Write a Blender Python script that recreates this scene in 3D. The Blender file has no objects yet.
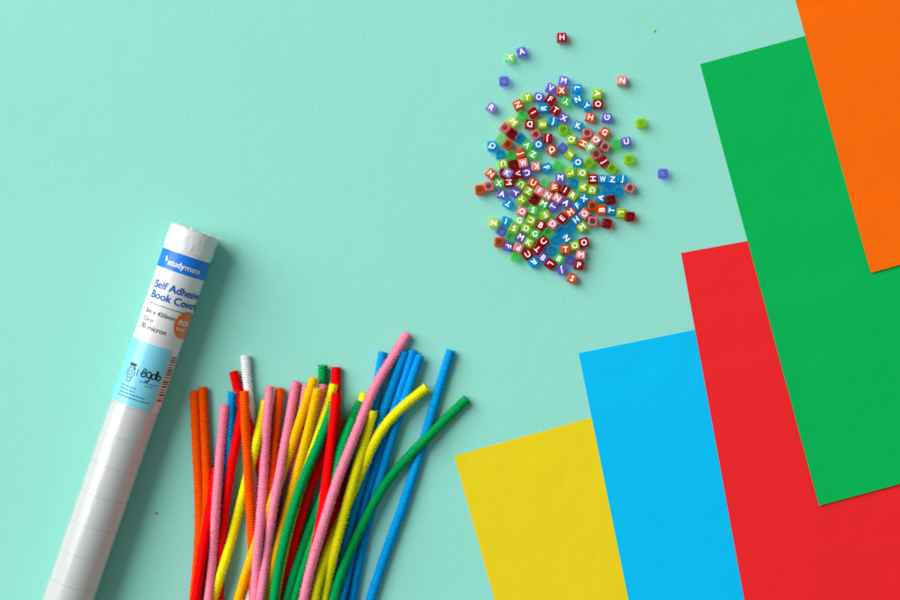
import bpy, math, random
import numpy as np
from mathutils import Vector, Matrix
random.seed(7)
rng = np.random.default_rng(11)
C = bpy.context.scene.collection
S = 0.00065            # metres per photograph pixel on the table plane
CAM_Z = 0.98           # camera height over the table


def W(px, py, z=0.0):
    """table position seen at photograph pixel (px, py) for a point z metres high"""
    k = (CAM_Z - z) / CAM_Z
    return ((px - 450) * S * k, (300 - py) * S * k)


def lin(c):
    return tuple(((v / 255) / 12.92 if v / 255 <= 0.04045 else ((v / 255 + 0.055) / 1.055) ** 2.4) for v in c)


# ------------------------------------------------------------------ materials
def new_mat(name):
    m = bpy.data.materials.new(name)
    m.use_nodes = True
    nt = m.node_tree
    for n in list(nt.nodes):
        nt.nodes.remove(n)
    out = nt.nodes.new('ShaderNodeOutputMaterial')
    return m, nt, out


def principled(nt, col, rough=0.5, spec=0.5, coat=0.0, coat_rough=0.1):
    p = nt.nodes.new('ShaderNodeBsdfPrincipled')
    p.inputs['Base Color'].default_value = (*col, 1)
    p.inputs['Roughness'].default_value = rough
    p.inputs['Specular IOR Level'].default_value = spec
    p.inputs['Coat Weight'].default_value = coat
    p.inputs['Coat Roughness'].default_value = coat_rough
    return p


def coords(nt):
    return nt.nodes.new('ShaderNodeTexCoord').outputs['Object']


def noise(nt, vec, scale, detail=2.0, rough=0.5):
    n = nt.nodes.new('ShaderNodeTexNoise')
    n.inputs['Scale'].default_value = scale
    n.inputs['Detail'].default_value = detail
    n.inputs['Roughness'].default_value = rough
    nt.links.new(vec, n.inputs['Vector'])
    return n.outputs['Fac']


def bump(nt, height, strength, dist, normal=None):
    b = nt.nodes.new('ShaderNodeBump')
    b.inputs['Strength'].default_value = strength
    b.inputs['Distance'].default_value = dist
    nt.links.new(height, b.inputs['Height'])
    if normal is not None:
        nt.links.new(normal, b.inputs['Normal'])
    return b.outputs['Normal']


def mix_col(nt, fac, a, b):
    r = nt.nodes.new('ShaderNodeMix')
    r.data_type = 'RGBA'
    nt.links.new(fac, r.inputs[0])
    r.inputs[6].default_value = (*a, 1)
    r.inputs[7].default_value = (*b, 1)
    return r.outputs[2]


def simple(name, col, rough=0.5, spec=0.5, coat=0.0, coat_rough=0.1, grain=0.0):
    m, nt, out = new_mat(name)
    p = principled(nt, col, rough, spec, coat, coat_rough)
    if grain:
        f = noise(nt, coords(nt), 700, 3)
        nt.links.new(mix_col(nt, f, tuple(v * (1 - grain) for v in col), tuple(min(1, v * (1 + grain)) for v in col)), p.inputs['Base Color'])
    nt.links.new(p.outputs[0], out.inputs[0])
    return m


def mat_table():
    m, nt, out = new_mat('painted_board')
    p = principled(nt, (0.25, 0.74, 0.61), 0.6, 0.07)
    co = coords(nt)
    f = noise(nt, co, 9, 2)
    nt.links.new(mix_col(nt, f, TABLE_A, TABLE_B), p.inputs['Base Color'])
    n1 = noise(nt, co, 620, 2.5, 0.55)
    n2 = noise(nt, co, 1100, 1.5, 0.5)
    n3 = noise(nt, co, 60, 2, 0.5)
    b = bump(nt, n1, 0.27, 0.0006)
    b = bump(nt, n2, 0.25, 0.0004, b)
    b = bump(nt, n3, 0.2, 0.001, b)
    nt.links.new(b, p.inputs['Normal'])
    nt.links.new(p.outputs[0], out.inputs[0])
    return m


TABLE_A = lin((142, 214, 201))
TABLE_B = lin((147, 218, 205))


def mat_card(name, col):
    m, nt, out = new_mat(name)
    c = lin(col)
    p = principled(nt, c, 0.7, 0.1)
    co = coords(nt)
    f = noise(nt, co, 800, 4, 0.75)
    nt.links.new(mix_col(nt, f, tuple(v * 0.86 for v in c), tuple(min(1, v * 1.16) for v in c)), p.inputs['Base Color'])
    b = bump(nt, noise(nt, co, 1400, 3, 0.6), 0.25, 0.00015)
    b = bump(nt, noise(nt, co, 13, 3, 0.5), 0.32, 0.006, b)
    nt.links.new(b, p.inputs['Normal'])
    nt.links.new(p.outputs[0], out.inputs[0])
    return m


def mat_bead(name, col, clear=0.32, thru=0.25):
    m, nt, out = new_mat(name)
    c = lin(col)
    p = principled(nt, c, 0.13, 0.6)
    tr = nt.nodes.new('ShaderNodeBsdfTransparent')
    t = tuple(min(1.0, v ** 0.25) for v in c)
    tr.inputs[0].default_value = (*t, 1)
    tl = nt.nodes.new('ShaderNodeBsdfTranslucent')
    tl.inputs[0].default_value = (*c, 1)
    m1 = nt.nodes.new('ShaderNodeMixShader')
    m1.inputs[0].default_value = thru
    nt.links.new(p.outputs[0], m1.inputs[1])
    nt.links.new(tl.outputs[0], m1.inputs[2])
    m2 = nt.nodes.new('ShaderNodeMixShader')
    m2.inputs[0].default_value = clear
    nt.links.new(m1.outputs[0], m2.inputs[1])
    nt.links.new(tr.outputs[0], m2.inputs[2])
    nt.links.new(m2.outputs[0], out.inputs[0])
    return m


def mat_pile(name, col):
    m, nt, out = new_mat(name)
    c = lin(col)
    d = principled(nt, c, 0.8, 0.08)
    d.inputs['Sheen Weight'].default_value = 0.0
    tl = nt.nodes.new('ShaderNodeBsdfTranslucent')
    tl.inputs[0].default_value = (*c, 1)
    co = coords(nt)
    f = noise(nt, co, 1300, 2, 0.5)
    v = mix_col(nt, f, tuple(x * 0.88 for x in c), tuple(min(1, x * 1.22) for x in c))
    nt.links.new(v, d.inputs['Base Color'])
    mx = nt.nodes.new('ShaderNodeMixShader')
    mx.inputs[0].default_value = 0.05
    nt.links.new(d.outputs[0], mx.inputs[1])
    nt.links.new(tl.outputs[0], mx.inputs[2])
    nt.links.new(mx.outputs[0], out.inputs[0])
    return m


def mat_film():
    m, nt, out = new_mat('clear_film')
    g = principled(nt, (0.92, 0.93, 0.93), 0.18, 0.6)
    tr = nt.nodes.new('ShaderNodeBsdfTransparent')
    mx = nt.nodes.new('ShaderNodeMixShader')
    mx.inputs[0].default_value = 0.62
    nt.links.new(g.outputs[0], mx.inputs[1])
    nt.links.new(tr.outputs[0], mx.inputs[2])
    b = bump(nt, noise(nt, coords(nt), 150, 2, 0.5), 1.0, 0.0015)
    nt.links.new(b, g.inputs['Normal'])
    nt.links.new(mx.outputs[0], out.inputs[0])
    return m


# ------------------------------------------------------------------ object helpers
def tag(o, label=None, cat=None, group=None, kind=None):
    if label: o['label'] = label
    if cat: o['category'] = cat
    if group: o['group'] = group
    if kind: o['kind'] = kind
    return o


def mesh(name, verts, faces, mat=None, smooth=False):
    me = bpy.data.meshes.new(name)
    me.from_pydata([tuple(v) for v in verts], [], [tuple(f) for f in faces])
    if smooth:
        me.polygons.foreach_set('use_smooth', [True] * len(me.polygons))
    if mat: me.materials.append(mat)
    me.update()
    return me


def link(name, me, parent=None, loc=(0, 0, 0)):
    o = bpy.data.objects.new(name, me)
    C.objects.link(o)
    o.location = loc
    if parent: o.parent = parent
    return o


def empty(name, loc=(0, 0, 0)):
    o = bpy.data.objects.new(name, None)
    o.empty_display_size = 0.005
    C.objects.link(o)
    o.location = loc
    return o


# ------------------------------------------------------------------ text shapes
_tc = {}


def text_geo(txt, offset=0.0, res=3):
    """vertices (x, y) and faces of a word in the built-in font, size 1, left aligned on its baseline"""
    key = (txt, offset, res)
    if key in _tc: return _tc[key]
    cu = bpy.data.curves.new('t', 'FONT')
    cu.body = txt
    cu.size = 1.0
    cu.offset = offset
    cu.resolution_u = res
    cu.fill_mode = 'FRONT'
    ob = bpy.data.objects.new('t', cu)
    C.objects.link(ob)
    dg = bpy.context.evaluated_depsgraph_get()
    me = bpy.data.meshes.new_from_object(ob.evaluated_get(dg))
    vs = [(v.co.x, v.co.y) for v in me.vertices]
    fs = []
    for p in me.polygons:
        idx = list(p.vertices)
        if p.normal.z < 0: idx.reverse()
        fs.append(idx)
    bpy.data.objects.remove(ob)
    bpy.data.curves.remove(cu)
    bpy.data.meshes.remove(me)
    _tc[key] = (vs, fs)
    return vs, fs


# ------------------------------------------------------------------ camera, light, world
sc = bpy.context.scene
cam_d = bpy.data.cameras.new('camera')
cam = bpy.data.objects.new('camera', cam_d)
C.objects.link(cam)
cam.location = (0, 0, CAM_Z)
cam_d.sensor_width = 36
cam_d.lens = 36 * CAM_Z / (900 * S)
cam_d.clip_start = 0.02
cam_d.clip_end = 50
sc.camera = cam

az = Vector((-0.82, 0.52, 0)).normalized()
el = math.radians(38)
ldir = Vector((az.x * math.cos(el), az.y * math.cos(el), math.sin(el)))
ld = bpy.data.lights.new('softbox', 'AREA')
ld.shape = 'SQUARE'
ld.size = 5.2
ld.energy = 600
ld.color = (1.0, 0.985, 0.96)
lo = bpy.data.objects.new('softbox', ld)
C.objects.link(lo)
lo.location = ldir * 6.0 + Vector((-0.02, 0, 0))
lo.rotation_euler = ldir.to_track_quat('Z', 'Y').to_euler()

world = bpy.data.worlds.new('World')
sc.world = world
world.use_nodes = True
bg = world.node_tree.nodes['Background']
bg.inputs[0].default_value = (0.8, 1.0, 0.95, 1)
bg.inputs[1].default_value = 0.25
sc.view_settings.view_transform = 'Standard'
sc.view_settings.look = 'None'
sc.view_settings.exposure = 0
sc.view_settings.gamma = 1
sc.cycles.use_denoising = True
sc.cycles.max_bounces = 10
sc.cycles.transparent_max_bounces = 48
sc.cycles.caustics_reflective = False
sc.cycles.caustics_refractive = False

# ------------------------------------------------------------------ table
tb = mesh('tabletop', [(-1.3, -1.1, 0), (1.3, -1.1, 0), (1.3, 1.1, 0), (-1.3, 1.1, 0),
                       (-1.3, -1.1, -0.03), (1.3, -1.1, -0.03), (1.3, 1.1, -0.03), (-1.3, 1.1, -0.03)],
          [(0, 1, 2, 3), (7, 6, 5, 4), (0, 4, 5, 1), (1, 5, 6, 2), (2, 6, 7, 3), (3, 7, 4, 0)], mat_table())
tag(link('tabletop', tb), kind='structure')

# ------------------------------------------------------------------ card sheets
SHEETS = [  # name colour, top-left px, tilt deg, colour, label
    ((454.3, 456), 15.6, (230, 203, 28), 'yellow card sheet at the bottom, leftmost of the overlapping sheets'),
    ((578.6, 353.2), 11.4, (0, 183, 240), 'bright sky blue card sheet lying between the yellow and red sheets'),
    ((681, 253), 10.3, (232, 36, 42), 'red card sheet between the blue sheet and the green sheet'),
    ((700, 64), 15.0, (0, 172, 82), 'green card sheet lying over the red sheet and under the orange one'),
    ((749.4, -167.8), 15.3, (255, 103, 0), 'orange card sheet on top of the green sheet in the corner'),
]
A4W, A4H = 0.210, 0.297
T_LAYER = 0.00042
sheet_frames = []


def sheet_local(fr, x, y):
    o, ex, ey = fr
    dx, dy = x - o[0], y - o[1]
    return dx * ex[0] + dy * ex[1], dx * ey[0] + dy * ey[1]


def inside_w(fr, x, y):
    u, v = sheet_local(fr, x, y)
    d = max(-u, u - A4W, -v, v - A4H)      # >0 outside
    if d <= 0.003: return 1.0
    if d >= 0.022: return 0.0
    s = 1 - (d - 0.003) / 0.019
    return s * s * (3 - 2 * s)


for i, (tl, ang, col, lab) in enumerate(SHEETS):
    o = W(*tl)
    a = math.radians(ang)
    ex = (math.cos(a), math.sin(a))
    ey = (math.sin(a), -math.cos(a))      # down the sheet
    fr = (o, ex, ey)
    NX, NY = 42, 60
    top, bot = [], []
    ph = [random.uniform(0, 6.28) for _ in range(4)]
    for j in range(NY + 1):
        for k in range(NX + 1):
            u, v = A4W * k / NX, A4H * j / NY
            x = o[0] + ex[0] * u + ey[0] * v
            y = o[1] + ex[1] * u + ey[1] * v
            z = 0.00006 + sum(T_LAYER * inside_w(f, x, y) for f in sheet_frames)
            z += 0.00008 * (1 + math.sin(u * 26 + ph[0]) * math.sin(v * 21 + ph[1])) * 0.5
            # the lower left edge of the upper sheets lifts a little
            e = max(0.0, (v - A4H + 0.05) / 0.05)
            if i >= 3: z += 0.0009 * e * e
            top.append((x, y, z + 0.00024))
            bot.append((x, y, z))
    n = len(top)
    vid = lambda j, k: j * (NX + 1) + k
    fs = []
    for j in range(NY):
        for k in range(NX):
            q = (vid(j, k), vid(j + 1, k), vid(j + 1, k + 1), vid(j, k + 1))
            fs.append(q)
            fs.append(tuple(n + t for t in reversed(q)))
    ring = [vid(0, k) for k in range(NX)] + [vid(j, NX) for j in range(NY)] + [vid(NY, k) for k in range(NX, 0, -1)] + [vid(j, 0) for j in range(NY, 0, -1)]
    for a_, b_ in zip(ring, ring[1:] + ring[:1]):
        fs.append((a_, b_, n + b_, n + a_))
    me = mesh('card_sheet', [(x - o[0], y - o[1], z) for x, y, z in top + bot], fs, mat_card('card_' + lab.split()[0], col))
    tag(link('card_sheet', me, None, (o[0], o[1], 0)), lab, 'card sheet', 'coloured card sheets fanned in the corner')
    sheet_frames.append(fr)

# ------------------------------------------------------------------ roll of book covering
R = 0.0157
tip_px = (195.3, 230.6)
ax_px = Vector((-127.3, 369.2)).normalized()
U = Vector((ax_px.x, -ax_px.y, 0))             # along the roll, towards the viewer
E = Vector((-U.y, U.x, 0))                     # to the right across the roll
if E.x < 0: E = -E
k_ = (CAM_Z - R) / CAM_Z
PXM = S * k_                                   # metres per pixel at roll height
ox, oy = W(tip_px[0], tip_px[1], R)
roll = empty('book_cover_roll', (ox, oy, 0))
tag(roll, 'long white roll of clear self adhesive book covering with blue label', 'roll')


def rp(t, a, rad=R):
    """local point: t metres from the end, arc a metres right of the crest, at radius rad"""
    th = a / R
    return U * t + E * (rad * math.sin(th)) + Vector((0, 0, R + 0.0002 + rad * math.cos(th)))


def tube(name, t0, t1, rad, mat, parent, nt_=2, na=96, a0=None, a1=None, wav=0.0, thick=0.0):
    vs, fs = [], []
    closed = a0 is None
    if closed: a0, a1 = -math.pi * R, math.pi * R
    m_ = na if closed else na + 1
    for i in range(nt_ + 1):
        for j in range(m_):
            a = a0 + (a1 - a0) * j / na
            w = wav * (math.sin(a / R * 5 + 1) + 0.6 * math.sin(a / R * 11)) * (1 - i / nt_)
            vs.append(rp(t0 + (t1 - t0) * i / nt_ + w, a, rad))
    for i in range(nt_):
        for j in range(na):
            j2 = (j + 1) % m_
            fs.append((i * m_ + j, (i + 1) * m_ + j, (i + 1) * m_ + j2, i * m_ + j2))
    return link(name, mesh(name, vs, fs, mat, True), parent)


def px(v): return v * PXM


def on_roll(name, txt, a, t, size, mat, parent, rad, offset=0.0, res=3):
    v0, f0 = text_geo(txt, 0.0, res)
    V_, F_ = [], []
    for q, (dx, dy) in enumerate(((1, 1), (-1, 1), (1, -1), (-1, -1)) if offset > 0 else ((0, 0),)):
        b0 = len(V_)
        V_ += [rp(t - (y + dy * offset) * size, a + (x + dx * offset) * size, rad + q * 0.000006) for x, y in v0]
        F_ += [tuple(b0 + i for i in f) for f in f0]
    me = mesh(name, V_, F_, mat, False)
    return link(name, me, parent)


# body: wound paper with a faint ruled grid seen through the film
m_body, nt, out = new_mat('roll_backing')
p = principled(nt, lin((224, 223, 225)), 0.35, 0.5, 0.75, 0.16)
p.inputs['Coat IOR'].default_value = 1.7
tc = nt.nodes.new('ShaderNodeUVMap')
sp = nt.nodes.new('ShaderNodeSeparateXYZ')
nt.links.new(tc.outputs[0], sp.inputs[0])


def ruled(sock, period, width, phase=0.0):
    ad = nt.nodes.new('ShaderNodeMath'); ad.operation = 'ADD'; ad.inputs[1].default_value = phase
    nt.links.new(sock, ad.inputs[0])
    md = nt.nodes.new('ShaderNodeMath'); md.operation = 'PINGPONG'; md.inputs[1].default_value = period / 2
    nt.links.new(ad.outputs[0], md.inputs[0])
    lt = nt.nodes.new('ShaderNodeMath'); lt.operation = 'LESS_THAN'; lt.inputs[1].default_value = width / 2
    nt.links.new(md.outputs[0], lt.inputs[0])
    return lt.outputs[0]


l1 = ruled(sp.outputs['Y'], px(31), 0.00035, 0.0)
l2 = ruled(sp.outputs['X'], px(31) , 0.0003, 0.0128)
mxm = nt.nodes.new('ShaderNodeMath'); mxm.operation = 'MAXIMUM'
nt.links.new(l1, mxm.inputs[0])
sc_ = nt.nodes.new('ShaderNodeMath'); sc_.operation = 'MULTIPLY'; sc_.inputs[1].default_value = 0.85
nt.links.new(mxm.outputs[0], sc_.inputs[0])
nt.links.new(mix_col(nt, sc_.outputs[0], lin((224, 223, 225)), lin((150, 152, 158))), p.inputs['Base Color'])
mp = nt.nodes.new('ShaderNodeMapping'); mp.inputs['Scale'].default_value = (1.0, 0.06, 1.0)
nt.links.new(tc.outputs[0], mp.inputs[0])
nb = noise(nt, mp.outputs[0], 420, 3, 0.6)
nt.links.new(bump(nt, nb, 0.35, 0.0008), p.inputs['Coat Normal'])
nt.links.new(p.outputs[0], out.inputs[0])

m_end = simple('roll_end_paper', lin((214, 216, 214)), 0.7, 0.3)
LEN = 0.45
NA = 128
vs, fs, uv = [], [], []
tl_ = [0.0, 0.0006, 0.02] + [0.02 + (LEN - 0.04) * i / 12 for i in range(1, 13)] + [LEN - 0.0006, LEN]
rl_ = [R - 0.0005] + [R] * (len(tl_) - 2) + [R - 0.0005]
for t, r_ in zip(tl_, rl_):
    for j in range(NA):
        vs.append(rp(t, (j / NA * 2 - 1) * math.pi * R, r_))
for i in range(len(tl_) - 1):
    for j in range(NA):
        j2 = (j + 1) % NA
        fs.append((i * NA + j, (i + 1) * NA + j, (i + 1) * NA + j2, i * NA + j2))
        a_, b_ = (j / NA * 2 - 1) * math.pi * R, ((j + 1) / NA * 2 - 1) * math.pi * R
        uv += [(a_, tl_[i]), (a_, tl_[i + 1]), (b_, tl_[i + 1]), (b_, tl_[i])]
nside = len(fs)
# annular ends and bore
RI = 0.0065
for t, base, flip in ((0.0008, 0, False), (LEN - 0.0008, (len(tl_) - 1) * NA, True)):
    st = len(vs)
    for j in range(NA):
        vs.append(rp(t, (j / NA * 2 - 1) * math.pi * R, RI))
    for j in range(NA):
        j2 = (j + 1) % NA
        q = (base + j, base + j2, st + j2, st + j)
        fs.append(tuple(reversed(q)) if flip else q)
        uv += [(0.005, 0.01)] * 4
me = mesh('backing_roll', vs, fs, m_body, True)
ul = me.uv_layers.new(name='UVMap')
for k, c in enumerate(uv): ul.data[k].uv = c
me.materials.append(m_end)
for k, pl in enumerate(me.polygons):
    if k >= nside:
        pl.material_index = 1
        pl.use_smooth = False
body = link('backing_roll', me, roll)
tube('cardboard_core', -0.0, LEN, RI, simple('core_card', lin((178, 150, 112)), 0.8, 0.2), roll, 2, 48)

# printed label sleeve
m_lab = simple('label_white', lin((218, 218, 220)), 0.42, 0.5, 0.8, 0.12)
label = tube('label', px(1.2), px(184), R + 0.00006, m_lab, roll, 12, 128)


def lp(name, t0, t1, a0, a1, mat, rad=R + 0.00012):
    return tube(name, px(t0), px(t1), rad, mat, label, 2, 64, px(a0), px(a1))


m_band = simple('print_blue', lin((0, 120, 228)), 0.5, 0.3, 0.3, 0.25)
m_pan = simple('print_pale_blue', lin((124, 208, 234)), 0.42, 0.5, 0.5, 0.25)
m_title = simple('print_title_blue', lin((0, 88, 180)), 0.45, 0.4)
m_grey = simple('print_grey', lin((92, 92, 92)), 0.5, 0.4)
m_dark = simple('print_dark', lin((14, 32, 48)), 0.5, 0.4)
m_navy = simple('print_navy', lin((30, 92, 150)), 0.5, 0.4)
m_wh = simple('print_white', lin((244, 244, 244)), 0.5, 0.4)
m_or = simple('print_orange', lin((240, 108, 18)), 0.45, 0.4, 0.3, 0.25)
m_pinkish = simple('print_strip', lin((232, 205, 190)), 0.5, 0.4)
band = lp('header_band', 26, 44.5, -33, 52, m_band)
panel = lp('footer_panel', 119.5, 184, -43, 23.6, m_pan)
strip = lp('barcode_strip', 125, 178, 23.8, 38, m_pinkish)
TR = R + 0.00022
on_roll('brand_lettering', 'study', px(-11.8), px(39.9), px(8.4), m_wh, band, TR, 0.022)
on_roll('brand_lettering', 'mate', px(6.9), px(39.9), px(8.4), m_wh, band, TR, 0.004)
# little leaning pencil mark before the word
mk = [(-16.6, 32.6), (-15.3, 32.0), (-13.3, 35.2), (-13.7, 37.8), (-15.3, 37.0)]
link('brand_mark', mesh('brand_mark', [rp(px(t), px(a), TR) for a, t in mk], [(4, 3, 2, 1, 0)], m_wh), band)
on_roll('title_lettering', 'Self Adhesive', px(-19.0), px(64.8), px(10.6), m_title, label, TR, 0.02)
on_roll('title_lettering', 'Book Covering', px(-19.0), px(75.4), px(10.6), m_title, label, TR, 0.02)
lp('rule_line', 80.6, 81.3, -17.5, 24, m_grey, TR)
on_roll('size_lettering', '5m x 450mm', px(-18.8), px(91.0), px(6.2), m_grey, label, TR, 0.012)
on_roll('finish_lettering', 'Clear', px(-18.8), px(99.0), px(6.3), m_grey, label, TR, 0.0)
on_roll('thickness_lettering', '70 micron', px(-18.8), px(107.0), px(7.0), m_grey, label, TR, 0.012)
# round orange sticker
vs = [rp(px(92.5), px(29), R + 0.00016)]
for rr in (5, 10, 14.3):
    for k in range(48):
        q = k / 48 * 2 * math.pi
        vs.append(rp(px(92.5 - rr * math.sin(q)), px(29 + rr * math.cos(q)), R + 0.00016))
fs = [(0, 1 + k, 1 + (k + 1) % 48) for k in range(48)]
for g in range(2):
    for k in range(48):
        fs.append((1 + g * 48 + k, 1 + (g + 1) * 48 + k, 1 + (g + 1) * 48 + (k + 1) % 48, 1 + g * 48 + (k + 1) % 48))
stk = link('round_sticker', mesh('round_sticker', vs, fs, m_or, True), label)
on_roll('sticker_lettering', 'non', px(18.5), px(93.0), px(10), m_wh, stk, R + 0.00026, 0.015)
on_roll('sticker_lettering', 'toxic', px(18.5), px(99.0), px(6.5), m_wh, stk, R + 0.00026, 0.005)
# footer print: outlined jar emblem, looped lettering, lines of fine print, barcode
vs, fs = [], []


def strip_line(pts, w):
    """append a ribbon along (a, t) pixel points to vs / fs"""
    fine = []
    for (a0, t0), (a1, t1) in zip(pts, pts[1:]):
        k = max(1, int(abs(a1 - a0) / 1.5))          # short steps so that the print follows the curve
        fine += [(a0 + (a1 - a0) * i / k, t0 + (t1 - t0) * i / k) for i in range(k)]
    fine.append(pts[-1])
    for (a0, t0), (a1, t1) in zip(fine, fine[1:]):
        dx, dy = a1 - a0, t1 - t0
        L = math.hypot(dx, dy) or 1
        nx, ny = -dy / L * w / 2, dx / L * w / 2
        b = len(vs)
        for a, t in ((a0 + nx, t0 + ny), (a0 - nx, t0 - ny), (a1 - nx, t1 - ny), (a1 + nx, t1 + ny)):
            vs.append(rp(px(t), px(a), TR))
        p0, p1, p2 = vs[b], vs[b + 1], vs[b + 2]
        nrm = (p1 - p0).cross(p2 - p0)
        fs.append((b, b + 1, b + 2, b + 3) if nrm.z > 0 else (b + 3, b + 2, b + 1, b))


def circ(a, t, ra, rt, n=20, q0=0.0, q1=6.2832):
    return [(a + ra * math.cos(q0 + (q1 - q0) * k / n), t + rt * math.sin(q0 + (q1 - q0) * k / n)) for k in range(n + 1)]


strip_line([(-14.8, 143.8), (-7, 143.8)], 2.0)
strip_line([(-14.2, 146.8), (-12.6, 145.2), (-9.2, 145.2), (-7.6, 147.2), (-7.6, 149.0)], 1.2)
me = mesh('emblem_cap', vs, fs, m_dark); link('emblem_cap', me, panel)
vs, fs = [], []
strip_line(circ(-11, 152.5, 4.4, 5.0), 0.8)
strip_line(circ(-11, 152.5, 2.2, 2.6), 0.7)
strip_line([(-13.5, 157.5), (-13.0, 161.5), (-9.0, 161.5), (-8.5, 157.5)], 0.8)
link('emblem_outline', mesh('emblem_outline', vs, fs, m_navy), panel)
vs, fs = [], []
strip_line([(-4.0, 146.5), (-4.0, 154)], 0.6)
# looped letters e g d b
strip_line(circ(2.2, 150.0, 2.2, 2.6, 18, 0.2, 5.6), 1.3); strip_line([(0.2, 150), (4.2, 149.2)], 1.0)
strip_line(circ(2.4, 146.0, 1.5, 1.6, 14), 1.0)
strip_line(circ(7.2, 149.0, 2.2, 3.0), 1.3); strip_line([(9.3, 146.5), (9.2, 154.0), (7.6, 156.6), (5.4, 155.4)], 1.3)
strip_line(circ(12.4, 149.6, 2.1, 2.6), 1.3); strip_line([(14.5, 142.8), (14.6, 151.8)], 1.3)
strip_line(circ(18.0, 149.8, 2.1, 2.5), 1.3); strip_line([(15.9, 143.4), (15.9, 151.8)], 1.2)
link('looped_lettering', mesh('looped_lettering', vs, fs, m_dark), panel)
vs, fs = [], []
rr_ = random.Random(3)
for t, a0, a1 in ((157.6, 1, 19), (160.4, 7, 15), (166.2, -17, 0), (169.6, -17, -1), (173.0, -17, 12), (176.4, -17, 17)):
    a = a0
    while a < a1:
        w = rr_.uniform(1.6, 4.0)
        w = min(w, a1 - a)
        strip_line([(a, t), (a + w, t)], 0.95)
        a += w + 0.9
link('fine_print', mesh('fine_print', vs, fs, m_navy), panel)
vs, fs = [], []
t = 126.0
while t < 172:
    w = rr_.choice([0.6, 0.9, 1.4])
    strip_line([(25.2, t), (35, t)], w)
    t += w / 2 + rr_.choice([1.3, 1.8, 2.4])
link('barcode', mesh('barcode', vs, fs, m_dark), strip)
tube('film_seam', px(184.5), LEN - 0.001, R + 0.00012, simple('seam_grey', lin((176, 176, 180)), 0.3), roll, 10, 2, px(-27.3), px(-26.7))
# loose clear film collar at the end of the roll
m_film = mat_film()
vs, fs = [], []
NF = 160
rows = [(-0.8, 0.0002, 0.22), (0.2, 0.0003, 0.1), (3, 0.0003, 0.1), (12, 0.00032, 0.0), (22, 0.0003, 0.0)]
for t, dr, wv in rows:
    for j in range(NF):
        th = j / NF * 2 * math.pi
        w = wv * (math.sin(th * 7) + 0.7 * math.sin(th * 17 + 1))
        bulge = 0.00045 * max(0, math.sin(th * 9 + t * 0.4)) ** 4
        vs.append(rp(px(t + w), (th - math.pi) * R, R + dr + bulge))
for i in range(len(rows) - 1):
    for j in range(NF):
        j2 = (j + 1) % NF
        fs.append((i * NF + j, (i + 1) * NF + j, (i + 1) * NF + j2, i * NF + j2))
link('film_collar', mesh('film_collar', vs, fs, m_film, True), roll)
vs = [rp(px(1), px(-3), R + 0.0004), rp(px(1), px(1.5), R + 0.0004), rp(px(-3.2), px(0.8), R + 0.0006), rp(px(-3.0), px(-1.8), R + 0.0012)]
link('film_tab', mesh('film_tab', vs, [(0, 1, 2, 3)], m_film), roll)

# ------------------------------------------------------------------ pipe cleaners
PC = {'pink': (255, 142, 172), 'orange': (255, 90, 0), 'red': (252, 4, 10), 'yellow': (252, 236, 24),
      'blue': (0, 158, 228), 'green': (0, 160, 84), 'white': (252, 250, 254), 'shadowed': (250, 190, 10)}  # last entry: the same yellow with its shade put into the colour
PILE = {k: mat_pile('pile_' + k, v) for k, v in PC.items()}
M_WIRE = simple('twisted_wire', lin((150, 150, 152)), 0.3, 0.6)
M_WIRE.node_tree.nodes['Principled BSDF'].inputs['Metallic'].default_value = 1.0
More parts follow.
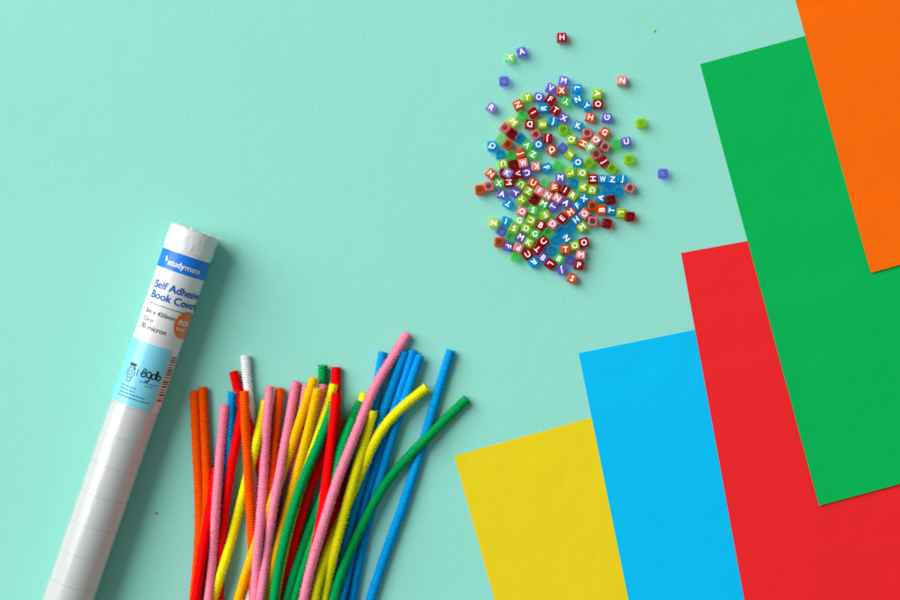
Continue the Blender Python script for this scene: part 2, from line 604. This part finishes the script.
# bottom of the heap first; points are photograph pixels from the tip down
CL = [
 ('green', [(323,365),(322,400),(318,430),(312,470),(305,510),(298,555),(292,600)], 'green pipe cleaner with its tip left of the two red tips'),
 ('red', [(336,367),(336,400),(335,440),(333,480),(330,520),(326,560),(321,600)], 'red pipe cleaner behind, tip just above the bright red one'),
 ('blue', [(383,352),(379,375),(375,405),(369,440),(362,475),(352,515),(342,560),(333,600)], 'blue pipe cleaner whose tip shows left of the tallest pink one'),
 ('white', [(245,355),(247,387),(251,410),(253,440),(254,480),(254,520),(252,560),(249,600)], 'white pipe cleaner, the only white one in the bunch'),
 ('red', [(233.5,371),(240,403),(250,428),(258,450),(265,490),(268,540),(266,600)], 'red pipe cleaner leaning right, tip beside the white tip'),
 ('blue', [(232.5,392),(229.5,440),(225,475),(219,520),(213,560),(207,600)], 'short blue pipe cleaner on the left behind a pink tip'),
 ('orange', [(341,418),(337,445),(332,480),(327,520),(320,560),(312,600)], 'orange pipe cleaner almost hidden, tip right of the bright red one'),
 ('orange', [(194.5,391),(197,450),(199.5,500),(199.5,540),(196.5,575),(193.5,605)], 'orange pipe cleaner on the far left edge of the bunch'),
 ('orange', [(202.5,387),(205,440),(207.5,500),(205.5,532),(201,565),(196,605)], 'orange pipe cleaner second from the left edge of the bunch'),
 ('orange', [(280,388),(278,410),(275,440),(271,480),(267,520),(262,560),(256,600)], 'orange pipe cleaner with its tip between two pink tips'),
 ('pink', [(307,384),(303,410),(298,440),(292,480),(286,520),(280,560),(274,600)], 'pink pipe cleaner mostly hidden left of the golden yellow tip'),
 ('pink', [(323,384),(318,408),(311,440),(303,475),(295,515),(288,560),(282,600)], 'pink pipe cleaner buried between two yellow ones'),
 ('red', [(284,452),(280,480),(276,510),(272,545),(268,600)], 'dark shaded red pipe cleaner deep between pink and yellow ones'),
 ('red', [(347,460),(341,490),(335,510),(328,535),(321,560),(312,600)], 'dark red pipe cleaner under the tallest pink one'),
 ('blue', [(405,351),(399,367),(391.5,388),(382,415),(371,450),(362,480),(353,510),(346,540),(338,580),(333,600)], 'blue pipe cleaner, left of the three touching blue tips'),
 ('blue', [(413.5,350),(407,371),(399,397),(388,424),(378,458),(372,474),(360,517),(354,542),(346,580),(341,600)], 'blue pipe cleaner, middle of the three touching blue tips'),
 ('blue', [(420,355),(414,372),(405,400),(396,421),(386.5,458),(381,474),(369,517),(362.5,542),(355.5,580),(351,600)], 'blue pipe cleaner, right of the three touching blue tips'),
 ('blue', [(451,350),(444.6,371),(437,395),(430,419),(419.6,456),(410.7,481),(403.6,506),(395,528),(383,560),(371.7,597)], 'blue pipe cleaner lying apart, rightmost of the blue ones'),
 ('red', [(216,468),(212,500),(204.5,540),(199.5,570),(195.5,600)], 'red pipe cleaner crossing over the two left orange ones'),
 ('red', [(243,408),(238,435),(231,465),(227,500),(222,533),(219.5,563),(219,600)], 'wide red pipe cleaner between the left pink and orange ones'),
 ('yellow', [(266,400),(260,425),(253,460),(245,485),(239,510),(230,545),(215,593)], 'yellow pipe cleaner running under the orange one to bottom left'),
 ('red', [(331,432),(324,455),(316,473),(308,493),(300,520),(293,550),(286.5,575),(281,600)], 'dull red pipe cleaner between the two green ones'),
 ('yellow', [(365,393),(360,411),(353,434),(345,458),(337,480),(329,505),(320,532),(311,565),(303,597)], 'yellow pipe cleaner hidden under tallest pink, only tip showing'),
 ('green', [(361,402),(355,414),(346,430),(338,452),(331,478),(321,505),(312,522),(303,547),(294,573),(287,600)], 'dark green pipe cleaner bending out above its twin, left of yellow'),
 ('green', [(354,418),(346,436),(340,460),(333,490),(324,515),(315,537),(307,560),(300,580),(295,600)], 'dark green pipe cleaner tucked in the shade beside the pink one'),
 ('shadowed', [(318,388),(312,417),(306,442),(297,475),(290,500),(278,542),(271,575),(266,600)], 'golden yellow pipe cleaner, right one of the golden pair'),
 ('yellow', [(334,384),(326,410),(317,438),(309,462),(301,487),(293,515),(284,550),(275,600)], 'yellow pipe cleaner with its tip between the two red tips'),
 ('green', [(334,404),(326,426),(320,443),(310,463),(301.7,480),(296.5,500),(288.5,525),(281.7,550),(277,577),(274,600)], 'bright green pipe cleaner curving out from behind the red one'),
 ('red', [(336.5,393),(334.7,411.6),(333,430),(330.7,445.5),(327,472),(324.5,500),(319,530),(312,565),(305,600)], 'bright red pipe cleaner on top in the middle of the bunch'),
 ('orange', [(244,391),(244.5,410),(247,450),(250,500),(252,547),(253.5,575),(254,600)], 'orange pipe cleaner in front of the white one'),
 ('shadowed', [(314,378),(303,413),(292,445),(283,473),(272,500),(262,528),(251,557),(240,595)], 'golden yellow pipe cleaner, left one of the golden pair'),
 ('pink', [(225,404),(223,425),(220,450),(216.5,500),(213,550),(208.5,600)], 'pink pipe cleaner on the left beside the two orange ones'),
 ('pink', [(270,386),(268,405),(265,450),(262,500),(257.5,550),(254.5,600)], 'smooth pale pink pipe cleaner left of the orange and pink tips'),
 ('pink', [(296,381),(292.5,402),(285,442),(278,483),(273.5,505),(268,542),(263,580),(260,600)], 'pink pipe cleaner right of the orange tip between pinks'),
 ('pink', [(408,333),(400.6,347.5),(390,360),(380.5,375),(371,393),(364.5,410),(356.5,431),(349,451),(341,470),(334,488),(330,502),(325,520),(318,541.7),(310,570),(304,597)], 'longest pink pipe cleaner arching up to the right over blue ones'),
 ('yellow', [(427,387),(413.5,397),(400,408),(388,418.5),(378,432),(370.7,447),(365,463),(357,482),(348,503),(339,523),(331,542),(321,567),(314,600)], 'yellow pipe cleaner bending right over the blue ones'),
 ('green', [(467.5,398.5),(454,410),(441,424),(426.7,438),(412.4,452.7),(396.4,468.7),(385,481),(376.7,496),(367,516.7),(355.5,538),(346,558),(338.5,580),(334,600)], 'green pipe cleaner sweeping far right across the lone blue one'),
 ('yellow', [(373,410.5),(367,433),(359,460),(352,485),(346.5,505),(340,528),(332.5,558),(325,593)], 'upright yellow pipe cleaner lying over the tallest pink one'),
]


def catmull(P, step):
    P = [Vector(p) for p in P]
    P = [P[0] * 2 - P[1]] + P + [P[-1] * 2 - P[-2]]
    out = []
    for i in range(1, len(P) - 2):
        p0, p1, p2, p3 = P[i - 1], P[i], P[i + 1], P[i + 2]
        n = max(2, int((p2 - p1).length / step))
        for k in range(n):
            t = k / n
            out.append(0.5 * ((2 * p1) + (p2 - p0) * t + (2 * p0 - 5 * p1 + 4 * p2 - p3) * t * t + (3 * p1 - p0 - 3 * p2 + p3) * t ** 3))
    out.append(P[-2])
    return np.array([tuple(v) for v in out])


def gauss(a, s):
    n = int(s * 3)
    k = np.exp(-0.5 * (np.arange(-n, n + 1) / s) ** 2)
    k /= k.sum()
    return np.convolve(np.pad(a, n, mode='edge'), k, mode='valid')


RPX = 5.1
placed = []
for ci, (colr, pts, lab) in enumerate(CL):
    d = Vector(pts[-1]) - Vector(pts[-2])
    d.normalize()
    ext = rng.uniform(70, 100)
    yy = Vector(pts[-1])
    if yy.y < 605:
        pts = pts + [tuple(yy + d * ext * 0.5 + Vector((rng.uniform(-2, 2), 0))), tuple(yy + d * ext + Vector((rng.uniform(-5, 5), 0)))]
    xy = catmull(pts, 1.0)
    e0, e1 = xy[0].copy(), xy[-1].copy()
    n_ = 60
    ker = np.exp(-0.5 * (np.arange(-n_, n_ + 1) / 20.0) ** 2); ker /= ker.sum()
    pad = np.concatenate([2 * e0 - xy[n_:0:-1], xy, 2 * e1 - xy[-2:-n_ - 2:-1]])
    xy = np.stack([np.convolve(pad[:, i], ker, mode='valid') for i in (0, 1)], 1)
    raw = np.full(len(xy), RPX)
    CD = 2 * RPX * 0.78
    for q, zq in placed:
        dd = ((xy[:, None, :] - q[None, :, :]) ** 2).sum(2)
        h = np.where(dd < CD * CD, zq[None, :] + np.sqrt(np.maximum(CD * CD - dd, 0)) * 0.92, 0)
        raw = np.maximum(raw, h.max(1))
    z = np.maximum(gauss(raw, 22), raw)
    z = gauss(z, 11)
    placed.append((xy, z))


def frames(P):
    T = np.gradient(P, axis=0)
    T /= np.linalg.norm(T, axis=1)[:, None]
    up = np.array([0, 0, 1.0])
    A = np.cross(T, up)
    A /= np.linalg.norm(A, axis=1)[:, None]
    B = np.cross(A, T)
    return T, A, B


def fast_mesh(name, V, F, mat, smooth):
    me = bpy.data.meshes.new(name)
    me.vertices.add(len(V))
    me.vertices.foreach_set('co', V.astype(np.float32).ravel())
    k = F.shape[1]
    me.loops.add(F.size)
    me.loops.foreach_set('vertex_index', F.astype(np.int32).ravel())
    me.polygons.add(len(F))
    me.polygons.foreach_set('loop_start', np.arange(0, F.size, k, dtype=np.int32))
    me.polygons.foreach_set('loop_total', np.full(len(F), k, dtype=np.int32))
    if smooth: me.polygons.foreach_set('use_smooth', np.ones(len(F), dtype=bool))
    me.materials.append(mat)
    me.update(calc_edges=True)
    me.validate()
    return me


HAIRS_MM = 65
for ci, (colr, pts, lab) in enumerate(CL):
    xy, zp = placed[ci]
    z = zp * S
    k = (CAM_Z - z) / CAM_Z
    P = np.stack([(xy[:, 0] - 450) * S * k, (300 - xy[:, 1]) * S * k, z], 1)
    # resample evenly at 0.4 mm
    L = np.concatenate([[0], np.cumsum(np.linalg.norm(np.diff(P, axis=0), axis=1))])
    n = int(L[-1] / 0.0004)
    s = np.linspace(0, L[-1], n)
    P = np.stack([np.interp(s, L, P[:, i]) for i in range(3)], 1)
    org = np.array([P[0, 0], P[0, 1], 0.0])
    P = P - org
    T, A, B = frames(P)
    root = empty('pipe_cleaner', tuple(org))
    tag(root, lab, 'pipe cleaner', 'pipe cleaners in a loose fanned bunch')
    RR = RPX * S * rng.uniform(0.97, 1.05)
    pitch = rng.uniform(0.0028, 0.0034)
    ph0 = rng.uniform(0, 6.28)
    # wire: two strands twisted, poking out at the tip
    nw = 5
    sel = np.arange(0, n, 3)
    V, F = [], []
    for strand in (0, 1):
        q = 2 * np.pi * s[sel] / pitch + ph0 + strand * np.pi
        ctr = P[sel] + (A[sel] * np.cos(q)[:, None] + B[sel] * np.sin(q)[:, None]) * 0.0002
        ctr[0] -= T[0] * 0.0002
        base = len(V) * 1
        base = sum(len(v) for v in V)
        for j in range(nw):
            a = 2 * np.pi * j / nw
            V.append(ctr + (A[sel] * math.cos(a) + B[sel] * math.sin(a)) * 0.00022)
        m_ = len(sel)
        for j in range(nw):
            j2 = (j + 1) % nw
            i = np.arange(m_ - 1)
            F.append(np.stack([base + j * m_ + i, base + j * m_ + i + 1, base + j2 * m_ + i + 1, base + j2 * m_ + i], 1))
    link('wire', fast_mesh('wire', np.concatenate(V), np.concatenate(F), M_WIRE, True), root)
    # pile body: dense twisted nap with a two-start helical ridge
    m_ = int(L[-1] / 0.00022)
    sb = np.linspace(0, L[-1], m_)
    gi = lambda X: np.stack([np.interp(sb, s, X[:, i]) for i in range(3)], 1)
    Pb, Ab, Bb = gi(P), gi(A), gi(B)
    endf = np.clip(np.minimum(sb, L[-1] - sb) / 0.0007, 0, 1) ** 0.4
    phi = 2 * np.pi * sb / pitch + ph0 + gauss(rng.normal(0, 1.6, m_), 6)
    ncs = 26
    V2, F2 = [], []
    for j in range(ncs):
        a = 2 * np.pi * j / ncs
        lob = np.abs(np.cos(a - phi)) ** 0.9
        r = RR * (0.70 + 0.20 * lob + rng.normal(0, 0.016, m_)) * (0.15 + 0.85 * endf)
        V2.append(Pb + (Ab * math.cos(a) + Bb * math.sin(a)) * r[:, None])
    for j in range(ncs):
        j2 = (j + 1) % ncs
        i = np.arange(m_ - 1)
        F2.append(np.stack([j * m_ + i, j * m_ + i + 1, j2 * m_ + i + 1, j2 * m_ + i], 1))
    base = ncs * m_
    # single fibres standing out of the nap along the ridges
    nh = int(L[-1] * 1000 * HAIRS_MM)
    t = rng.uniform(0, 1, nh)
    fi = t * (m_ - 1)
    i0 = np.minimum(fi.astype(int), m_ - 2)
    c = Pb[i0]
    row = rng.integers(0, 2, nh) * np.pi
    th = phi[i0] + row + rng.normal(0, 0.5, nh)
    rad = Ab[i0] * np.cos(th)[:, None] + Bb[i0] * np.sin(th)[:, None]
    Tb = np.cross(Ab, Bb)
    Tb = gi(T)
    d = rad + Tb[i0] * rng.normal(0, 0.14, nh)[:, None]
    d /= np.linalg.norm(d, axis=1)[:, None]
    ln = RR * rng.normal(1.03, 0.07, nh)
    ln = np.where(rng.random(nh) < 0.02, RR * rng.uniform(1.12, 1.28, nh), ln)
    tipv = c + d * ln[:, None]
    tipv[:, 2] = np.maximum(tipv[:, 2], 0.0001)
    side = np.cross(d, rad * 0.3 + Tb[i0] + rng.normal(0, 0.5, (nh, 3)))
    side /= np.linalg.norm(side, axis=1)[:, None]
    wb, wt = 0.00009, 0.00005
    b = c + d * (RR * 0.66)
    V = np.concatenate([b - side * wb, b + side * wb, tipv + side * wt, tipv - side * wt])
    ii = np.arange(nh) + base
    F = np.stack([ii, ii + nh, ii + 2 * nh, ii + 3 * nh], 1)
    me = fast_mesh('pile', np.concatenate(V2 + [V]), np.concatenate(F2 + [F]), PILE[colr], False)
    link('pile', me, root)

# ------------------------------------------------------------------ letter beads
COLS = {'P': ('purple', (162, 138, 255), 0.7), 'R': ('dark red', (222, 0, 20), 0.62), 'O': ('orange', (255, 98, 16), 0.35),
        'B': ('blue', (24, 194, 255), 0.66), 'Y': ('lime', (208, 240, 30), 0.55), 'G': ('light green', (134, 252, 130), 0.7),
        'K': ('pink', (255, 150, 158), 0.22), 'g': ('pale green', (196, 252, 180), 0.72), 'y': ('pale yellow', (242, 244, 84), 0.65),
        'p': ('pale purple', (192, 168, 250), 0.6)}
BH = {k: mat_bead('hollow_' + v[0].replace(' ', '_'), v[1], v[2] + 0.03, 0.45) for k, v in COLS.items()}
BM = {k: mat_bead('bead_' + v[0].replace(' ', '_'), v[1], v[2]) for k, v in COLS.items()}
M_LET = simple('bead_print_white', lin((250, 250, 250)), 0.5, 0.3)
BEADS = """
504.0 80.2 P - 0|491.5 107.3 p R 35|527.2 97.0 Y Y 3|518.7 105.7 O N 65|538.9 96.8 P O 8|550.0 99.6 R F 33|551.3 88 P V 25|542.5 108.0 B R -85
533.0 112.5 R I 60|555.5 109.8 R T 35|522.8 114.3 G - 25|514.3 121.0 y M 50|505.0 127.3 K - 38|528.8 123.6 R D 185|543.5 123.8 Y E -90|553.0 121.0 B J 8
563.2 117.8 P X 25|563.8 80.5 P M 12|561.3 90.8 O X 2|577.2 88.3 B L 95|577.6 99 B N -22|587.5 105.8 B Y 45|597.5 93.2 Y A 97|597.6 103.8 R O 0
590.2 116.7 O H 15|607.0 117.3 P G -78|566.3 100.5 G Y 205|578.2 125.5 B K 18|622.3 80.2 K N 3|641.2 122.5 Y - -12|563.5 129.7 Y - -5|571.8 139.2 Y Q -92
587.6 132.8 K - -10|604.8 132.0 O G 40|596.2 139.5 K Q -55|583.3 143.3 O H 115|606.0 146.7 K - 30|616.2 143.3 G - 0|625.4 141.6 P U -13|597.2 154.3 K - -25
603.7 161.2 R J 55|611.8 169.0 Y - 28|629.3 159.0 Y - -10|563.0 147.5 P - 42|570.0 154.3 Y F 125|578.0 162.5 B O 2|589.3 162.3 Y - 40|570.5 172.5 Y L -105
582.5 172.7 Y O 5|556.8 165.5 G - 25|545.3 167.3 B F 70|551.6 149.7 O Q 43|546.8 138.3 R J 183|536.2 134.3 K - -32|538.8 144.5 B O -20|527.3 145.6 G V 225
532.8 153.3 G Z 25|520.3 137.7 B - 42|512.8 133.3 R - 38|501.5 138.6 g - 30|508.0 145.8 O - 38|492.2 147.0 B Q 88|501.0 155.0 B - -8|511.0 155.2 G - -20
520.0 152.8 O J 70|503.4 162.7 Y U 170|513.8 164.5 R - -15|523.5 164.3 K W -10|535.5 166.8 K K 177|504.6 173.3 R - -12|517.2 173.6 R V 80|526.8 173.3 P C 165
491.0 173.5 O N 40|482.3 189.0 O - -6|491.2 185.6 K - -8|500.3 183.3 G X 8|509.5 182.3 R M 87|522.0 182.8 Y U 215|515.7 190.8 P Y 130|502.3 194.0 P A 15
508.0 203.2 B T 215|521.5 199.3 Y Y -40|529.0 191.7 Y Z 28|533.4 184.0 O U 30|540.5 191.5 K F 28|548.8 196.3 K N 30|546.0 182.7 g - 30|554.8 186.3 O W -88
560.3 179.5 P M 3|563.8 189.3 R I 30|573.0 183.7 B - 15|570.8 194.3 Y R 32|558.0 197.3 K N 35|552.5 205.8 P T -57|565.8 203.2 P A 40|577.0 204.5 B F -33
584.5 198.8 B X -35|534.5 198.8 R - 35|542.0 203.5 G M 30|533.3 209.3 G S 18|522.5 210.3 K O 20|519.7 220.5 g G 20|531.3 220.0 Y C 200|545.0 216.0 Y S -20
514.3 227.0 Y S 20|526.0 229.0 Y D 18|540.5 226.0 R B 30|553.3 224.5 K D 35|562.0 218.5 R E -48|570.0 212.7 O M -36|583.5 212.5 K O 40|576.8 219.0 B H -35
581.5 226.0 Y M -36|571.0 227.3 B - -38|560.8 230.0 B - -38|567.5 238.0 B N 53|557.0 240.5 B - -38|549.0 233.0 G - 38|552.0 249.8 B - 10|542.8 241.0 R C -42
536.8 247.3 R T 225|534.8 234.0 G G 12|529.0 242.0 Y K 28|521.3 236.8 P M 30|510.5 235.8 G - 20|505.7 222.0 B I 18|494.8 223.3 y N 3|502.2 231.0 P - 38
500.3 241.3 O - 3|508.8 245.5 P F 105|519.3 246.3 K P 205|516.3 255.8 G - 22|527.8 253.8 R U -33|533.7 260.5 B R 140|543.9 256.8 P B 38|550.7 263.2 R L 125
558.5 257.5 G B 38|565.0 248.3 O T -3|574.5 245.5 Y O -12|583.8 242.5 R O -15|581.0 254.3 K M 5|570.0 258.3 P - 20|579.0 265.0 R P 8|562.0 269.0 P J 165
572.3 278.3 O S 30|593.0 178.7 R H 90|602.8 179.3 B W 3|612.5 180.0 B Z 5|622.5 179.0 B J 5|629.3 188.5 K - 25|607.8 189.8 B - 0|618.2 191.0 B - 45
583.8 188.5 Y A -85|593.5 190.0 Y G 98|600.2 198.0 B A -78|609.8 198.8 R - -8|592.0 206.0 O - 5|601.0 209.5 O B -86|610.7 210.0 B T -80|619.5 212.5 Y L 95
629.8 216.3 R - 2|591.2 219.8 K - 5|607.2 223.2 R - 12|562 37 R H 0|521.8 51.3 P A -17|509.8 56.7 g X 8|663.5 173 P - 0
"""
bl = []
for chunk in BEADS.replace('\n', '|').split('|'):
    f = chunk.split()
    if len(f) == 5:
        bl.append([float(f[0]), float(f[1]), f[2], '' if f[3] == '-' else f[3], float(f[4])])
N0 = len(bl)
BS = 0.0060                       # bead edge
HP = BS / 2 / S * 1.01
# push touching beads apart until none overlap


def sat(b1, b2):
    best = None
    dx, dy = b2[0] - b1[0], b2[1] - b1[1]
    if dx * dx + dy * dy > (HP * 2.9) ** 2: return None
    for ref in (b1, b2):
        for q in (0, 90):
            a = math.radians(ref[4] + q)
            ax, ay = math.cos(a), math.sin(a)
            ext = 0
            for b in (b1, b2):
                r = math.radians(b[4])
                ext += HP * (abs(math.cos(r) * ax + math.sin(r) * ay) + abs(-math.sin(r) * ax + math.cos(r) * ay))
            dd = dx * ax + dy * ay
            ov = ext - abs(dd)
            if ov <= 0: return None
            if best is None or ov < best[0]:
                sg = 1 if dd >= 0 else -1
                best = (ov, ax * sg, ay * sg)
    return best


for it in range(260):
    mv = 0
    for i in range(N0):
        for j in range(i + 1, N0):
            r = sat(bl[i], bl[j])
            if r:
                ov, ax, ay = r
                bl[i][0] -= ax * ov * 0.5; bl[i][1] -= ay * ov * 0.5
                bl[j][0] += ax * ov * 0.5; bl[j][1] += ay * ov * 0.5
                mv = max(mv, ov)
    if mv < 0.02: break
print('bead relax', it, mv, N0)


def bead_mesh(mat):
    """rounded cube with a round bore along local z"""
    h = BS / 2
    bev = 0.00055
    n = 32
    rb = 0.0018

    def sq(half, rc):
        out = []
        for k in range(n):
            q = (k + 0.5) / n * 2 * math.pi
            c, s_ = math.cos(q), math.sin(q)
            e = 7.0
            r = (abs(c) ** e + abs(s_) ** e) ** (-1 / e)
            out.append((half * r * c, half * r * s_))
        return out

    def ci(r):
        return [(r * math.cos((k + 0.5) / n * 2 * math.pi), r * math.sin((k + 0.5) / n * 2 * math.pi)) for k in range(n)]
    loops = []
    for zz, hh in ((h - bev, h), (h - bev * 0.3, h - bev * 0.3), (h, h - bev)):
        loops.append([(x, y, zz) for x, y in sq(hh, 0)])
    loops.append([(x, y, h) for x, y in ci(rb + 0.0002)])
    loops.append([(x, y, h - 0.0003) for x, y in ci(rb)])
    loops.append([(x, y, -h + 0.0003) for x, y in ci(rb)])
    loops.append([(x, y, -h) for x, y in ci(rb + 0.0002)])
    for zz, hh in ((-h, h - bev), (-h + bev * 0.3, h - bev * 0.3), (-h + bev, h)):
        loops.append([(x, y, zz) for x, y in sq(hh, 0)])
    vs = [v for l in loops for v in l]
    fs = []
    m_ = len(loops)
    for i in range(m_):
        i2 = (i + 1) % m_
        for k in range(n):
            k2 = (k + 1) % n
            fs.append((i * n + k, i * n + k2, i2 * n + k2, i2 * n + k))
    me = mesh('bead', vs, fs, mat)
    return me


BMESH = {k: bead_mesh(BM[k]) for k in COLS}
HMESH = {k: bead_mesh(BH[k]) for k in COLS}


def letter_geo(ch):
    v0, f0 = text_geo(ch, 0.0, 3)
    vs, fs, lv = [], [], []
    for q, (dx, dy) in enumerate(((0.022, 0.022), (-0.022, 0.022), (0.022, -0.022), (-0.022, -0.022), (0, 0))):
        b = len(vs)
        vs += [(x + dx, y + dy) for x, y in v0]
        lv += [q * 0.000004] * len(v0)
        fs += [tuple(b + i for i in f) for f in f0]
    xs = [v[0] for v in vs]; ys = [v[1] for v in vs]
    cx, cy = (min(xs) + max(xs)) / 2, (min(ys) + max(ys)) / 2
    k = 0.0037 / 0.72
    w = (max(xs) - min(xs)) * k
    kx = k if w < 0.0037 else 0.0037 / (max(xs) - min(xs))
    return [((x - cx) * kx, (y - cy) * k, e) for (x, y), e in zip(vs, lv)], fs


LMESH = {}


def letter_mesh(ch):
    """the same letter printed on the top and on the two side faces of a lying bead (bore along local x)"""
    if ch in LMESH: return LMESH[ch]
    v2, f2 = letter_geo(ch)
    h = BS / 2 + 0.00003
    vs, fs = [], []
    for fn in (lambda x, y, e: (x, y, h + e), lambda x, y, e: (x, -h - e, y), lambda x, y, e: (x, h + e, -y)):
        b = len(vs)
        vs += [fn(x, y, e) for x, y, e in v2]
        fs += [tuple(b + i for i in f) for f in f2]
    LMESH[ch] = mesh('letter', vs, fs, M_LET)
    return LMESH[ch]


# labels that single each bead out -----------------------------------------
from collections import Counter
raised = [[590.6, 147.2, 'g', 'W', 150], [508.2, 171.8, 'p', 'K', 30]]
allb = bl + raised
cnt = Counter((b[2], b[3]) for b in allb)
labels = {}
iso = {}
for i, b in enumerate(allb):
    dmin = min(math.hypot(b[0] - c[0], b[1] - c[1]) for c in allb if c is not b)
    iso[i] = dmin > 13
for i, b in enumerate(allb):
    if b[3] and cnt[(b[2], b[3])] == 1:
        labels[i] = f"{COLS[b[2]][0]} cube bead with white letter {b[3]}"


def direction(a, b):
    dx, dy = a[0] - b[0], a[1] - b[1]
    q = math.degrees(math.atan2(-dy, dx)) % 360
    return ['right of', 'above and right of', 'above', 'above and left of', 'left of', 'below and left of', 'below', 'below and right of'][int((q + 22.5) // 45) % 8]


anch = [i for i in labels]
used = set(labels.values())
short = {i: f"the {COLS[allb[i][2]][0]} {allb[i][3]}" for i in anch}
for i, b in enumerate(allb):
    if i in labels: continue
    base = f"{COLS[b[2]][0]} cube bead with letter {b[3]}" if b[3] else f"{COLS[b[2]][0]} bead with its hole facing up"
    for j in sorted(anch, key=lambda j: math.hypot(b[0] - allb[j][0], b[1] - allb[j][1])):
        s_ = f"{base}, {direction(b, allb[j])} {short[j]}"
        if s_ not in used: break
    labels[i] = s_
    used.add(s_)
for i, b in enumerate(allb):          # strays
    if abs(b[0] - 562) < .5 and b[1] < 40: labels[i] = 'dark red letter H bead lying alone, topmost of all the beads'
    if abs(b[0] - 663.5) < .5: labels[i] = 'purple bead with its hole up, lying alone furthest right'
    if abs(b[0] - 641.2) < .5 and abs(b[1] - 122.5) < .5: labels[i] = 'lime bead lying alone near the green sheet, hole up'
    if abs(b[0] - 629.3) < .5 and abs(b[1] - 159) < .5: labels[i] = 'lime bead lying alone right of the dark red J bead, hole up'
    if abs(b[0] - 504) < .5 and abs(b[1] - 80.2) < .5: labels[i] = 'purple bead with hole up, alone between two stray purple letter beads'
    if abs(b[0] - 521.8) < .5 and abs(b[1] - 51.3) < .5: labels[i] = 'purple letter A bead in a stray pair with the pale green X'
    if abs(b[0] - 509.8) < .5 and abs(b[1] - 56.7) < .5: labels[i] = 'pale green letter X bead in a stray pair above the pile'
    if abs(b[0] - 622.3) < .5 and abs(b[1] - 80.2) < .5: labels[i] = 'pink letter N bead lying alone right of the pile top'
ln_ = len(bl)
labels[ln_] = 'pale green letter W bead resting on top of an orange and a pink bead'
labels[ln_ + 1] = 'pale purple letter K bead stacked on top of dark red beads'
labs = Counter(labels.values())
for k, v in labs.items():
    if v > 1: print('DUP LABEL', k, v)

for i, b in enumerate(allb):
    up = i >= ln_
    zc = BS / 2 + 0.00005 + (BS + 0.0007 if up else 0)
    x, y = W(b[0], b[1], zc + BS / 2)
    rot = -math.radians(b[4])
    tiltx = math.radians(7) if up else math.radians(rng.normal(0, 0.0))
    if b[3]:
        root = empty('letter_bead', (x, y, zc - BS / 2))
        root.rotation_euler = (tiltx, 0, rot)
        cb = link('cube_body', BMESH[b[2]], root, (0, 0, BS / 2))
        cb.rotation_euler = (0, math.radians(90), 0)          # bore along local x
        link('letter', letter_mesh(b[3]), root, (0, 0, BS / 2))
        o = root
    else:
        o = link('letter_bead', HMESH[b[2]], None, (x, y, zc))
        o.rotation_euler = (tiltx, 0, rot)
    tag(o, labels[i], 'bead', 'plastic letter beads spilled in a pile')

# ------------------------------------------------------------------ crumbs
def crumb(pxy, col, lab, size):
    r = random.Random(int(pxy[0]))
    import bmesh
    bm = bmesh.new()
    bmesh.ops.create_icosphere(bm, subdivisions=2, radius=size)
    for v in bm.verts:
        v.co *= r.uniform(0.75, 1.2)
        v.co.z *= 0.6
    me = bpy.data.meshes.new('crumb')
    bm.to_mesh(me); bm.free()
    me.materials.append(simple('crumb_mat', lin(col), 0.6))
    x, y = W(*pxy, size * 0.6)
    tag(link('crumb', me, None, (x, y, size * 0.55)), lab, 'crumb')


crumb((654.4, 30.5), (170, 200, 40), 'tiny olive crumb on the table left of the green sheet top', 0.00075)
crumb((156.3, 513.4), (170, 120, 30), 'tiny brown speck on the table between roll and pipe cleaners', 0.00075)
